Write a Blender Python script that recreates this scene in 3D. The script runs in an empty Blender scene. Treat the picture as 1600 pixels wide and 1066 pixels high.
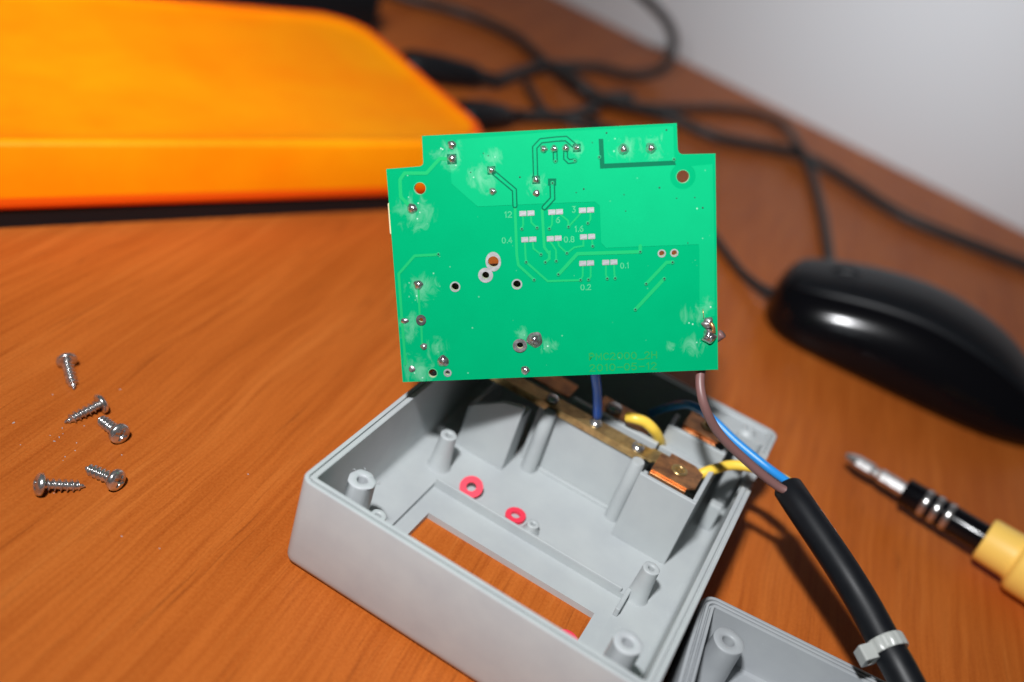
import bpy, math, random
from math import sin, cos, pi, radians, sqrt, atan2, exp
from mathutils import Vector, Matrix
from mathutils.geometry import tessellate_polygon

random.seed(7)
sc = bpy.context.scene
COL = sc.collection
S = 0.001                                     # everything below is measured in millimetres

# ------------------------------------------------------------------ camera
FPX, PITCH, ROLL = 1502.4, 0.5588, 0.3335
HZ = 146.0
BH = 26.0
CH = HZ + BH                                  # lens height above the desk
_F = Vector((0, cos(PITCH), -sin(PITCH)))
_R0 = Vector((1, 0, 0)); _U0 = _R0.cross(_F)
CR = _R0 * cos(ROLL) + _U0 * sin(ROLL)
CU = -_R0 * sin(ROLL) + _U0 * cos(ROLL)
CF = _F
CPOS = Vector((0, 0, CH))
cd = bpy.data.cameras.new('camera'); cam = bpy.data.objects.new('camera', cd); COL.objects.link(cam)
cam.matrix_world = Matrix((
    (CR.x, CU.x, -CF.x, 0), (CR.y, CU.y, -CF.y, 0), (CR.z, CU.z, -CF.z, CH * S), (0, 0, 0, 1)))
cd.sensor_width = 36.0; cd.lens = FPX / 1600 * 36
cd.clip_start = 0.005; cd.clip_end = 20
cd.dof.use_dof = True; cd.dof.focus_distance = 0.2275; cd.dof.aperture_fstop = 5.4
sc.camera = cam

# ------------------------------------------------------------------ world, lamps, exposure
w = bpy.data.worlds.new('World'); sc.world = w; w.use_nodes = True
bg = w.node_tree.nodes['Background']
bg.inputs[0].default_value = (0.90, 0.96, 1.0, 1); bg.inputs[1].default_value = 0.035

def lamp(name, loc, target, power, sx, sy, color=(1, 1, 1), spread=180):
    l = bpy.data.lights.new(name, 'AREA'); l.energy = power; l.shape = 'RECTANGLE'
    l.size = sx; l.size_y = sy; l.color = color; l.spread = radians(spread)
    o = bpy.data.objects.new(name, l); COL.objects.link(o)
    o.location = Vector(loc) * S
    o.rotation_euler = (Vector(target) - Vector(loc)).to_track_quat('-Z', 'Y').to_euler()
    return o
FL = Vector((-68, -20, 341))
lamp('camera_flash', FL, (28, 290, 30), 0.86, 0.032, 0.017, (0.97, 0.98, 1.0), 105)
lamp('tray_fill', (-140, -160, 520), (-225, 380, 20), 0.20, 0.10, 0.10, (1.0, 0.97, 0.92), 33)  # unseen fill light added to brighten the tray and the desk near it
lamp('wall_fill', (-150, -300, 340), (185, 680, 135), 0.09, 0.10, 0.10, (0.88, 0.95, 1.0), 25)  # narrow fill light added behind the camera to lift the wall only
sc.view_settings.view_transform = 'Standard'; sc.view_settings.look = 'None'
sc.view_settings.exposure = 0.0; sc.view_settings.gamma = 1.0
sc.cycles.use_denoising = True
sc.cycles.max_bounces = 8; sc.cycles.caustics_reflective = False; sc.cycles.caustics_refractive = False
sc.cycles.sample_clamp_indirect = 4.0

# ------------------------------------------------------------------ measuring helpers (a view ray meets a known plane)
def ray(px, py): return CF + CR * ((px - 800) / FPX) - CU * ((py - 533) / FPX)
def tp(px, py, z=0.0):
    d = ray(px, py); t = (z - CH) / d.z
    return Vector((d.x * t, d.y * t, z))

# ------------------------------------------------------------------ object helpers
def empty(name, loc=(0, 0, 0), rz=0.0, mat=None):
    o = bpy.data.objects.new(name, None); COL.objects.link(o)
    o.empty_display_size = 0.01
    if mat is not None: o.matrix_world = mat
    else:
        o.location = Vector(loc) * S; o.rotation_euler = (0, 0, rz)
    return o
def tag(o, label=None, cat=None, group=None, kind=None):
    if label: o['label'] = label
    if cat: o['category'] = cat
    if group: o['group'] = group
    if kind: o['kind'] = kind
    return o
class MB:
    """collects faces in millimetres; build() links them as one mesh object"""
    def __init__(s): s.v = []; s.f = []; s.sm = []
    def add(s, vs, fs, smooth=False):
        b = len(s.v); s.v += [tuple(x) for x in vs]
        for f in fs: s.f.append([i + b for i in f]); s.sm.append(smooth)
    def mesh(s, name, m):
        me = bpy.data.meshes.new(name)
        me.from_pydata([(x * S, y * S, z * S) for x, y, z in s.v], [], s.f)
        me.polygons.foreach_set('use_smooth', s.sm)
        if m: me.materials.append(m)
        me.update(); return me
    def build(s, name, m, parent=None, label=None, loc=None):
        return link(s.mesh(name, m), name, parent, label, loc)
def link(me, name, parent=None, label=None, loc=None, rot=None):
    o = bpy.data.objects.new(name, me); COL.objects.link(o)
    if parent: o.parent = parent
    if loc is not None: o.location = Vector(loc) * S
    if rot is not None: o.rotation_euler = rot
    if label: o['label'] = label
    return o
def autosmooth(o, deg=35):
    me = o.data
    me.polygons.foreach_set('use_smooth', [True] * len(me.polygons))
    try: me.set_sharp_from_angle(angle=radians(deg))
    except Exception: pass
    return o
def bevel(o, wd, seg=2, ang=30):
    m = o.modifiers.new('bevel', 'BEVEL'); m.width = wd * S; m.segments = seg
    m.limit_method = 'ANGLE'; m.angle_limit = radians(ang); m.harden_normals = False
    return o

def plate(mb, outline, z0, z1, holes=(), smooth=False):
    rings = [list(outline)] + [list(h) for h in holes]
    flat = [p for r in rings for p in r]; n = len(flat)
    tris = tessellate_polygon([[Vector((p[0], p[1], 0)) for p in r] for r in rings])
    vs = [(p[0], p[1], z1) for p in flat] + [(p[0], p[1], z0) for p in flat]
    fs = []
    for a, b, c in tris:
        A, B, C = flat[a], flat[b], flat[c]
        ar = (B[0]-A[0])*(C[1]-A[1]) - (C[0]-A[0])*(B[1]-A[1])
        if abs(ar) < 1e-12: continue
        if ar < 0: b, c = c, b
        fs.append((a, b, c)); fs.append((a + n, c + n, b + n))
    k = 0
    for ri, r in enumerate(rings):
        m = len(r)
        area = sum(r[i][0]*r[(i+1) % m][1] - r[(i+1) % m][0]*r[i][1] for i in range(m))
        ccw = (area > 0) == (ri == 0)
        for i in range(m):
            a, b = k + i, k + (i + 1) % m
            fs.append((a, a + n, b + n, b) if ccw else (a, b, b + n, a + n))
        k += m
    mb.add(vs, fs, smooth)
def circ(x, y, r, n=24, r2=None, a0=0.0):
    r2 = r2 or r
    return [(x + r * cos(a0 + 2*pi*i/n), y + r2 * sin(a0 + 2*pi*i/n)) for i in range(n)]
def rrect(x0, y0, x1, y1, r, n=5, sub=1):
    r = max(r, 1e-3); out = []
    for cx, cy, a in ((x1-r, y1-r, 0), (x0+r, y1-r, pi/2), (x0+r, y0+r, pi), (x1-r, y0+r, 3*pi/2)):
        arc = [(cx + r*cos(a + pi/2*i/n), cy + r*sin(a + pi/2*i/n)) for i in range(n + 1)]
        out.append(arc)
    res = []
    for i in range(4):
        res += out[i]
        A, B = out[i][-1], out[(i+1) % 4][0]
        for k in range(1, sub): res.append((A[0]+(B[0]-A[0])*k/sub, A[1]+(B[1]-A[1])*k/sub))
    return res
def box(mb, x0, y0, z0, x1, y1, z1):
    vs = [(x0,y0,z0),(x1,y0,z0),(x1,y1,z0),(x0,y1,z0),(x0,y0,z1),(x1,y0,z1),(x1,y1,z1),(x0,y1,z1)]
    mb.add(vs, [(0,3,2,1),(4,5,6,7),(0,1,5,4),(1,2,6,5),(2,3,7,6),(3,0,4,7)])
def loft(mb, rings, close=False, cap0=False, cap1=False, smooth=True):
    m = len(rings[0]); vs = [p for r in rings for p in r]; fs = []
    K = len(rings)
    for k in range(K if close else K - 1):
        a, b = k * m, ((k + 1) % K) * m
        for i in range(m):
            j = (i + 1) % m
            fs.append((a + i, a + j, b + j, b + i))
    if cap0: fs.append(tuple(reversed(range(m))))
    if cap1: fs.append(tuple(range((K-1)*m, K*m)))
    mb.add(vs, fs, smooth)
def lathe(mb, prof, n=32, x=0, y=0, z=0, closed=False, cap0=False, cap1=False):
    """prof: (radius, z) pairs turned about the z axis"""
    loft(mb, [[(x + r*cos(2*pi*i/n), y + r*sin(2*pi*i/n), z + h) for i in range(n)] for r, h in prof], close=closed, cap0=cap0, cap1=cap1)
def spline(pts, sub=8):
    P = [Vector(p) for p in pts]; P = [P[0]*2 - P[1]] + P + [P[-1]*2 - P[-2]]
    out = []
    for i in range(1, len(P) - 2):
        p0, p1, p2, p3 = P[i-1:i+3]
        for k in range(sub):
            t = k / sub
            out.append(0.5*((2*p1) + (p2-p0)*t + (2*p0-5*p1+4*p2-p3)*t*t + (3*p1-p0-3*p2+p3)*t**3))
    out.append(P[-2].copy()); return out
def tube(mb, path, rad, n=12, caps=True, smooth=True):
    P = [Vector(p) for p in path]; N = len(P); rings = []
    R = rad if callable(rad) else (lambda t: rad)
    T = [(P[min(i+1, N-1)] - P[max(i-1, 0)]).normalized() for i in range(N)]
    up = Vector((0, 0, 1)) if abs(T[0].z) < 0.9 else Vector((1, 0, 0))
    nx = T[0].cross(up).normalized()
    for i in range(N):
        nx = (nx - T[i] * nx.dot(T[i])).normalized(); ny = T[i].cross(nx)
        r = R(i / (N - 1))
        rings.append([tuple(P[i] + nx*(r*cos(2*pi*k/n)) + ny*(r*sin(2*pi*k/n))) for k in range(n)])
    loft(mb, rings, cap0=caps, cap1=caps, smooth=smooth)
def stroke_poly(pts, wd, capn=5):
    """a polyline widened to one closed outline with round ends"""
    P = [Vector((p[0], p[1])) for p in pts]; h = wd / 2; N = len(P)
    d = [(P[i+1]-P[i]).normalized() for i in range(N-1)]
    nr = [Vector((-v.y, v.x)) for v in d]
    L = []; Rr = []
    for i in range(N):
        if i == 0: m = nr[0]
        elif i == N-1: m = nr[-1]
        else:
            m = (nr[i-1] + nr[i]); m = m / max(0.35, m.length_squared / 2)
            m = m if m.length < 2 else m.normalized()*2
        L.append(P[i] + m*h); Rr.append(P[i] - m*h)
    out = list(L)
    a = atan2(nr[-1].y, nr[-1].x)
    out += [P[-1] + Vector((cos(a - pi*k/capn), sin(a - pi*k/capn)))*h for k in range(1, capn)]
    out += list(reversed(Rr))
    a = atan2(-nr[0].y, -nr[0].x)
    out += [P[0] + Vector((cos(a - pi*k/capn), sin(a - pi*k/capn)))*h for k in range(1, capn)]
    return [(p.x, p.y) for p in out]

# ------------------------------------------------------------------ materials
def mat(name, color, rough=0.5, metal=0.0, **kw):
    m = bpy.data.materials.new(name); m.use_nodes = True
    b = m.node_tree.nodes['Principled BSDF']
    b.inputs['Base Color'].default_value = (*color, 1); b.inputs['Roughness'].default_value = rough
    b.inputs['Metallic'].default_value = metal
    for k, v in kw.items(): b.inputs[k.replace('_', ' ')].default_value = v
    return m
def nd(m, t, **kw):
    n = m.node_tree.nodes.new(t)
    for k, v in kw.items(): setattr(n, k, v)
    return n
def lk(m, a, b): m.node_tree.links.new(a, b)
def noise(m, vec, scale, detail=3, rough=0.55, dist=0.0):
    n = nd(m, 'ShaderNodeTexNoise'); n.inputs['Scale'].default_value = scale
    n.inputs['Detail'].default_value = detail; n.inputs['Roughness'].default_value = rough
    n.inputs['Distortion'].default_value = dist
    if vec: lk(m, vec, n.inputs['Vector'])
    return n.outputs['Fac']
def ramp(m, fac, stops):
    r = nd(m, 'ShaderNodeValToRGB'); e = r.color_ramp.elements
    e[0].position, e[0].color = stops[0][0], (*stops[0][1], 1)
    e[1].position, e[1].color = stops[-1][0], (*stops[-1][1], 1)
    for p, c in stops[1:-1]:
        x = e.new(p); x.color = (*c, 1)
    lk(m, fac, r.inputs['Fac']); return r.outputs['Color']
def mix(m, fac, a, b, mode='MIX'):
    n = nd(m, 'ShaderNodeMix', data_type='RGBA', blend_type=mode)
    for sock, v in ((n.inputs[0], fac), (n.inputs[6], a), (n.inputs[7], b)):
        if isinstance(v, (int, float)): sock.default_value = v
        elif isinstance(v, tuple): sock.default_value = (*v, 1)
        else: lk(m, v, sock)
    return n.outputs[2]
def mth(m, op, a, b=None, c=None):
    n = nd(m, 'ShaderNodeMath', operation=op)
    for i, v in enumerate((a, b, c)):
        if v is None: continue
        if isinstance(v, (int, float)): n.inputs[i].default_value = v
        else: lk(m, v, n.inputs[i])
    return n.outputs[0]
def bsdf(m): return m.node_tree.nodes['Principled BSDF']
def bump(m, h, strength=0.2, dist=0.0002):
    b = nd(m, 'ShaderNodeBump'); b.inputs['Strength'].default_value = strength; b.inputs['Distance'].default_value = dist
    lk(m, h, b.inputs['Height']); lk(m, b.outputs['Normal'], bsdf(m).inputs['Normal'])
def objco(m):
    return nd(m, 'ShaderNodeTexCoord').outputs['Object']
def mapping(m, vec, scale=(1, 1, 1), rot=(0, 0, 0), loc=(0, 0, 0)):
    n = nd(m, 'ShaderNodeMapping'); lk(m, vec, n.inputs['Vector'])
    n.inputs['Scale'].default_value = scale; n.inputs['Rotation'].default_value = rot; n.inputs['Location'].default_value = loc
    return n.outputs['Vector']

def make_wood():
    m = mat('cherry_laminate', (0.5, 0.14, 0.03), 0.34)
    co = objco(m)
    g = mapping(m, co, rot=(0, 0, radians(-79.6)))      # x now runs along the grain
    wob = noise(m, mapping(m, g, scale=(14, 14, 1)), 1.0, 2)      # a slow wander of the grain
    wv = nd(m, 'ShaderNodeVectorMath', operation='MULTIPLY_ADD')
    cmb = nd(m, 'ShaderNodeCombineXYZ'); lk(m, wob, cmb.inputs['Y'])
    lk(m, cmb.outputs[0], wv.inputs[0]); wv.inputs[1].default_value = (0, 0.006, 0); lk(m, g, wv.inputs[2])
    gw = wv.outputs[0]
    broad = noise(m, mapping(m, gw, scale=(5, 55, 1)), 1.0, 3, 0.6)
    col = ramp(m, broad, [(0.25, (0.365, 0.079, 0.010)), (0.5, (0.48, 0.118, 0.018)), (0.78, (0.555, 0.155, 0.028))])
    fine = noise(m, mapping(m, gw, scale=(16, 420, 1)), 1.0, 4, 0.62)
    col = mix(m, mth(m, 'MULTIPLY', ramp(m, fine, [(0.46, (0, 0, 0)), (0.66, (1, 1, 1))]), 0.5), col, (0.30, 0.054, 0.006))
    col = mix(m, mth(m, 'MULTIPLY', ramp(m, fine, [(0.28, (1, 1, 1)), (0.42, (0, 0, 0))]), 0.30), col, (0.60, 0.205, 0.045))
    hair = noise(m, mapping(m, gw, scale=(24, 1000, 1)), 1.0, 3, 0.55)
    col = mix(m, mth(m, 'MULTIPLY', ramp(m, hair, [(0.50, (0, 0, 0)), (0.64, (1, 1, 1))]), 0.34), col, (0.27, 0.048, 0.005))
    por = noise(m, mapping(m, gw, scale=(46, 1150, 1)), 1.0, 2, 0.5)
    pm = noise(m, mapping(m, gw, scale=(9, 150, 1)), 1.0, 2, 0.5)
    pf = mth(m, 'MULTIPLY', ramp(m, por, [(0.56, (0, 0, 0)), (0.66, (1, 1, 1))]), ramp(m, pm, [(0.47, (0, 0, 0)), (0.64, (1, 1, 1))]))
    col = mix(m, mth(m, 'MULTIPLY', pf, 0.72), col, (0.20, 0.040, 0.006))
    mot = noise(m, co, 1500, 3, 0.6)
    col = mix(m, 0.20, col, ramp(m, mot, [(0.3, (0.25, 0.05, 0.006)), (0.7, (0.66, 0.21, 0.045))]))
    lk(m, col, bsdf(m).inputs['Base Color'])
    rr = noise(m, co, 60, 3)
    lk(m, mth(m, 'MULTIPLY_ADD', rr, 0.12, 0.31), bsdf(m).inputs['Roughness'])
    bsdf(m).inputs['Specular IOR Level'].default_value = 0.10
    bump(m, mth(m, 'ADD', mth(m, 'MULTIPLY', noise(m, co, 900, 2), 0.5), mth(m, 'MULTIPLY', pf, -0.8)), 0.12, 0.0002)
    return m
def make_plastic(name, color, rough=0.42, tint=(0.9, 0.9, 0.92)):
    m = mat(name, color, rough)
    co = objco(m)
    n1 = noise(m, co, 90, 4, 0.6)
    c = mix(m, ramp(m, n1, [(0.35, (0, 0, 0)), (0.7, (1, 1, 1))]), color, tuple(a*b for a, b in zip(color, tint)))
    dust = ramp(m, noise(m, co, 1500, 2, 0.5), [(0.70, (0, 0, 0)), (0.76, (1, 1, 1))])
    c = mix(m, mth(m, 'MULTIPLY', dust, 0.30), c, tuple(min(1, x*1.35) for x in color))
    lk(m, c, bsdf(m).inputs['Base Color'])
    lk(m, mth(m, 'MULTIPLY_ADD', noise(m, co, 220, 3), 0.2, rough - 0.1), bsdf(m).inputs['Roughness'])
    bump(m, noise(m, co, 2600, 2), 0.10, 0.0001)
    return m
FLUX = []                                     # (x, y, radius) of the flux stains on the board, mm, filled in below
def make_mask(name, color, flux):
    """solder mask with old flux stains of their own shape"""
    m = mat(name, color, 0.30); bsdf(m).inputs['Specular IOR Level'].default_value = 0.07
    co = objco(m)
    c = mix(m, noise(m, co, 120, 3), tuple(x*0.93 for x in color), tuple(min(1, x*1.06) for x in color))
    if flux:
        tot = None
        for x, y, r in flux:
            d = nd(m, 'ShaderNodeVectorMath', operation='DISTANCE'); lk(m, co, d.inputs[0]); d.inputs[1].default_value = (x*S, y*S, 0)
            f = mth(m, 'SUBTRACT', 1.0, mth(m, 'DIVIDE', d.outputs['Value'], r*S))
            f = mth(m, 'MAXIMUM', f, 0.0)
            tot = f if tot is None else mth(m, 'MAXIMUM', tot, f)
        nz = noise(m, mapping(m, co, scale=(1, .62, 1), rot=(0, 0, .5)), 330, 6, 0.66, 1.6)
        s = mth(m, 'MULTIPLY', ramp(m, mth(m, 'ADD', nz, mth(m, 'MULTIPLY', tot, 0.34)), [(0.60, (0, 0, 0)), (0.95, (1, 1, 1))]), ramp(m, tot, [(0.0, (0, 0, 0)), (0.25, (1, 1, 1))]))
        c = mix(m, mth(m, 'MULTIPLY', s, 0.25), c, (0.40, 0.66, 0.52))
        sp = nd(m, 'ShaderNodeTexVoronoi'); sp.inputs['Scale'].default_value = 700; lk(m, co, sp.inputs['Vector'])
        spk = ramp(m, sp.outputs['Distance'], [(0.10, (1, 1, 1)), (0.17, (0, 0, 0))])
        spk = mth(m, 'MULTIPLY', spk, ramp(m, mth(m, 'ADD', noise(m, co, 260, 2), mth(m, 'MULTIPLY', tot, 0.30)), [(0.62, (0, 0, 0)), (0.74, (1, 1, 1))]))
        c = mix(m, mth(m, 'MULTIPLY', spk, 0.5), c, (0.7, 0.85, 0.78))
        lk(m, mth(m, 'MULTIPLY_ADD', s, 0.35, 0.28), bsdf(m).inputs['Roughness'])
    lk(m, c, bsdf(m).inputs['Base Color'])
    bump(m, noise(m, co, 1400, 2), 0.06, 0.0001)
    return m
def make_metal(name, color, rough, dirt=None, scale=900, bs=0.3):
    m = mat(name, color, rough, 1.0)
    co = objco(m)
    c = mix(m, ramp(m, noise(m, co, scale, 4, 0.65), [(0.4, (0, 0, 0)), (0.66, (1, 1, 1))]), color, dirt or tuple(x*0.6 for x in color))
    lk(m, c, bsdf(m).inputs['Base Color'])
    bump(m, noise(m, co, scale*1.3, 3), bs, 0.0002)
    return m

M = {}
M['wood'] = make_wood()
M['grey'] = make_plastic('grey_abs', (0.445, 0.472, 0.472))
M['lid'] = make_plastic('darker_grey_abs', (0.365, 0.385, 0.395))
M['boss'] = make_plastic('scuffed_grey_abs', (0.47, 0.49, 0.50), 0.45)
M['wall'] = mat('wall_paint', (0.82, 0.845, 0.87), 0.85)
bump(M['wall'], noise(M['wall'], objco(M['wall']), 300, 3), 0.08, 0.0005)
M['solder'] = make_metal('solder', (0.78, 0.77, 0.78), 0.2, (0.34, 0.33, 0.34)); bsdf(M['solder']).inputs['Metallic'].default_value = 0.93
M['dull'] = make_metal('dull_solder', (0.50, 0.48, 0.49), 0.38, (0.22, 0.2, 0.2)); bsdf(M['dull']).inputs['Metallic'].default_value = 0.85
M['tin'] = make_metal('tinned_pad', (0.36, 0.365, 0.37), 0.5, (0.27, 0.275, 0.28), 700, 0.3); bsdf(M['tin']).inputs['Metallic'].default_value = 0.35
M['steel'] = make_metal('zinc_steel', (0.72, 0.71, 0.70), 0.22, (0.42, 0.40, 0.39), 500, 0.12); bsdf(M['steel']).inputs['Metallic'].default_value = 0.9
M['brass'] = make_metal('brass', (0.64, 0.45, 0.19), 0.3, (0.38, 0.24, 0.10), 350, 0.15); bsdf(M['brass']).inputs['Metallic'].default_value = 0.8
M['copper'] = make_metal('copper', (0.72, 0.33, 0.13), 0.32, (0.34, 0.15, 0.08), 300, 0.15); bsdf(M['copper']).inputs['Metallic'].default_value = 0.8
M['hole'] = mat('drilled_hole', (0.01, 0.025, 0.015), 0.7)
M['black'] = make_plastic('black_rubber', (0.005, 0.006, 0.008), 0.44); bsdf(M['black']).inputs['Specular IOR Level'].default_value = 0.33
M['gloss'] = mat('black_gloss', (0.003, 0.003, 0.004), 0.16, Specular_IOR_Level=0.28)
M['satin'] = mat('black_satin', (0.007, 0.008, 0.010), 0.4, Specular_IOR_Level=0.2)
M['cable'] = mat('cable_grey_black', (0.022, 0.021, 0.021), 0.5)
M['brown'] = mat('brown_pvc', (0.185, 0.092, 0.085), 0.42)
M['blue'] = mat('blue_pvc', (0.02, 0.235, 0.62), 0.35)
M['navy'] = mat('deep_blue_pvc', (0.008, 0.13, 0.66), 0.35, Specular_IOR_Level=0.3)
M['yellow'] = mat('yellow_pvc', (0.90, 0.60, 0.07), 0.38)
M['red'] = mat('red_fibre', (0.80, 0.035, 0.075), 0.55)
M['nylon'] = mat('natural_nylon', (0.55, 0.57, 0.54), 0.3, Transmission_Weight=0.3, Subsurface_Weight=0.0)
M['orange'] = mat('orange_plastic', (0.99, 0.26, 0.002), 0.5)
_o = M['orange']; lk(_o, mix(_o, ramp(_o, noise(_o, objco(_o), 22, 4, 0.6), [(0.3, (0, 0, 0)), (0.72, (1, 1, 1))]), (0.98, 0.24, 0.0), (1.0, 0.335, 0.001)), bsdf(_o).inputs['Base Color']); bsdf(_o).inputs['Specular IOR Level'].default_value = 0.2
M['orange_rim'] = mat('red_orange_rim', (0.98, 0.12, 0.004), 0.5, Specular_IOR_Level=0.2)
M['handle'] = mat('amber_plastic', (0.98, 0.62, 0.13), 0.4)
M['cream'] = mat('cream_component', (0.66, 0.58, 0.36), 0.45)
M['fibre'] = mat('glass_fibre_edge', (0.50, 0.56, 0.36), 0.6)

# ------------------------------------------------------------------ the desk and the wall
wa, wb = tp(952, 37), tp(1577, 351)
wd_ = (wb - wa).normalized(); wn = Vector((-wd_.y, wd_.x, 0))
if wn.y < 0: wn = -wn
mb = MB()
c1, c2 = wa - wd_*900, wb + wd_*700
q = [c1, c1 - wn*1500, c2 - wn*1500, c2]
plate(mb, [(p.x, p.y) for p in q], -25, 0)
tag(mb.build('desk_top', M['wood']), 'cherry wood laminate desk top with fine dark grain streaks', None, None, 'structure')
mb = MB()
q = [c1 + wn*1, c2 + wn*1, c2 + wn*60, c1 + wn*60]
plate(mb, [(p.x, p.y) for p in q], -300, 900)
tag(mb.build('wall', M['wall']), 'plain pale grey painted wall behind the desk', None, None, 'structure')

# ------------------------------------------------------------------ grey housing (open, face down)
BO = Vector((-.2236*HZ, 1.0445*HZ, 0)); YAW = -.2979
BU = Vector((cos(YAW), sin(YAW), 0)); BV = Vector((-sin(YAW), cos(YAW), 0))
BW, BD = .5807*HZ, .7602*HZ
def bx(u, v, z): return BO + BU*u + BV*v + Vector((0, 0, z))
def to_box(p): d = Vector(p) - BO; return Vector((d.dot(BU), d.dot(BV), d.z))
housing = empty('plug_housing', BO, YAW)
tag(housing, 'large open grey plastic housing with a display window, under the green board', 'housing')

def shell(mb, W, D, H, rc, floor_z, profile, window=None, bezel=None, notch=None):
    """walls from a rim profile of (inset, z), floor with an optional window in a sunk bezel"""
    rings = []
    for ins, z in profile:
        r = rrect(ins, ins, W - ins, D - ins, max(rc - ins, 0.6), 6, 72)
        ring = []
        for x, y in r:
            zz = z
            if notch and x > W - 6 and notch[0] < y < notch[1]: zz = min(z, notch[2])
            ring.append((x, y, zz))
        rings.append(ring)
    loft(mb, rings, smooth=True)
    n = len(mb.v); m = len(rings[0])
    outer = [(p[0], p[1]) for p in rings[0]]; inner = [(p[0], p[1]) for p in rings[-1]]
    return outer, inner
prof = [(2.6, 0), (1.2, 0.25), (0.4, 0.9), (0.05, 2.0), (0, 3.2), (0, BH-.45), (.12, BH-.12), (.4, BH), (1.0, BH), (1.12, BH-.1), (1.15, BH-.75), (1.5, BH-.75),
        (1.55, BH-.05), (1.7, BH), (2.5, BH), (2.7, BH-.2), (2.75, 5.2), (3.0, 4.3), (3.5, 3.7), (4.4, 3.5)]
SHX = 1.1
mb = MB()
outer, inner = shell(mb, BW + SHX, BD, BH, 2.8, 3.5, prof, notch=(80, 97, 15.5))
win = [(17.3 + SHX, 22.2), (65.4 + SHX, 22.2), (65.4 + SHX, 35.5), (17.3 + SHX, 35.5)]
bez = [(13.2 + SHX, 19.0), (69.2 + SHX, 19.0), (69.2 + SHX, 44.6), (13.2 + SHX, 44.6)]
def flat(mb, outline, hole, z, up=True):
    t = MB(); plate(t, outline, z, z + 1, [hole])
    N = len(outline) + len(hole)
    fs = [f for f in t.f if len(f) == 3 and (all(i < N for i in f))]
    mb.add([(v[0], v[1], z) for v in t.v[:N]], fs if up else [tuple(reversed(f)) for f in fs])
flat(mb, inner, bez, 3.5); flat(mb, bez, win, 1.9); flat(mb, outer, win, 0.0, False)
for lo, hi, ring in ((1.9, 3.5, bez), (0.0, 1.9, win)):
    n = len(ring)
    mb.add([(x, y, lo) for x, y in ring] + [(x, y, hi) for x, y in ring], [(i, i + n, (i+1) % n + n, (i+1) % n) for i in range(n)])
mb.v = [(x - SHX, y, z) for x, y, z in mb.v]
o = mb.build('shell', M['grey'], housing); autosmooth(o, 40)
# ribs and clip beside the window
mb = MB(); box(mb, 13.2, 44.6, 3.4, 68.2, 45.4, 4.9); bevel(mb.build('rib', M['grey'], housing), .2)
mb = MB(); box(mb, 69.2, 36.6, 3.4, 70.4, 45.2, 6.0); bevel(mb.build('clip', M['grey'], housing), .25)
mb = MB(); box(mb, 67.6, 15.0, 3.4, 69.0, 18.6, 6.4); bevel(mb.build('clip', M['grey'], housing), .25)
# screw posts
def post(parent, u, v, z0, z1, ro, ri, m, worn=0.0, name='screw_post', tap=0.35):
    mb = MB(); n = 28; rings = []
    def ring(r, z, w=0.0, ph=0): return [(u + (r + w*sin(3*a + ph) + w*.6*sin(7*a + ph*2))*cos(a), v + (r + w*sin(3*a+ph) + w*.6*sin(7*a+ph*2))*sin(a), z + w*.8*sin(2*a + ph)) for a in [2*pi*i/n for i in range(n)]]
    rings = [ring(ro + tap + .5, z0 - .1), ring(ro + tap, z0 + .8), ring(ro + tap*.3, z0 + (z1-z0)*.6), ring(ro, z1 - .5, worn*.5, 1), ring(ro, z1 - .12, worn, 2), ring(ro - .15, z1, worn, 2),
             ring(ri + .25, z1, worn*.4, 1), ring(ri + .05, z1 - .2, worn*.3, .5), ring(ri, z1 - .6), ring(ri*.95, z1 - 15 if z1 - 15 > z0 else z0 + .2)]
    loft(mb, rings, cap1=True)
    o = mb.build(name, m, parent); autosmooth(o, 50); return o
o = post(housing, 8.2, 11.4, 3.5, 24.0, 3.15, 1.2, M['boss'], .16); o['label'] = 'scuffed tall post in the left front corner'
# torn shavings on the damaged post
mb = MB()
for k in range(4):
    a = random.uniform(0, 2*pi); x, y = 8.2 + 3.3*cos(a), 11.6 + 3.3*sin(a)
    p = [Vector((x, y, 23.7)), Vector((x + .35*cos(a), y + .35*sin(a), 23.9 + random.uniform(-.2, .3))), Vector((x + .75*cos(a + .5), y + .75*sin(a + .5), 23.8 + random.uniform(-.4, .4)))]
    tube(mb, spline(p, 4), lambda t: .12*(1 - t*.7), 5)
mb.build('plastic_burr', M['boss'], housing)
post(housing, 75.6, 11.2, 3.5, 24.0, 3.2, 1.2, M['boss'], .08)
post(housing, 13.0, 14.2, 3.5, 14.0, 2.0, .75, M['grey'], tap=.1)
post(housing, 70.6, 16.8, 3.5, 7.5, 1.8, .7, M['grey'])
post(housing, 10.6, 51.0, 3.5, 14.5, 2.2, .7, M['grey'], .05, tap=.7)
post(housing, 72.1, 46.4, 3.5, 14.0, 2.15, .75, M['grey'], .05, tap=.5)
post(housing, 41.0, 47.2, 3.5, 6.2, 1.6, .5, M['grey'], .04)
# socket walls: left block, recessed middle wall, right terminal box
t = 1.3
mb = MB()
ol = [(9.0, 3.4), (24.3, 3.4), (24.3, 25.2), (23.6, 25.6), (18.4, 24.0), (10.4, 18.2)]
def wall_uz(mb, outline, v0, v1):
    t_ = MB(); plate(t_, outline, 0, v1 - v0); mb.add([(x, v1 - z, y) for x, y, z in t_.v], t_.f)
wall_uz(mb, ol, 62.0, 63.4)
box(mb, 22.9, 63.41, 3.4, 24.3, 69.5, 21.5); box(mb, 9.0, 63.41, 3.4, 10.3, 84, 16.5)
bevel(mb.build('socket_wall', M['grey'], housing), .25)
mb = MB(); box(mb, 25.6, 71.0, 3.4, 57.0, 72.4, 22.4); bevel(mb.build('socket_wall', M['grey'], housing), .3)
mb = MB(); box(mb, 32, 77.4, 3.4, 58.0, 79.2, 25.2); bevel(mb.build('socket_wall', M['grey'], housing), .3)
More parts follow.
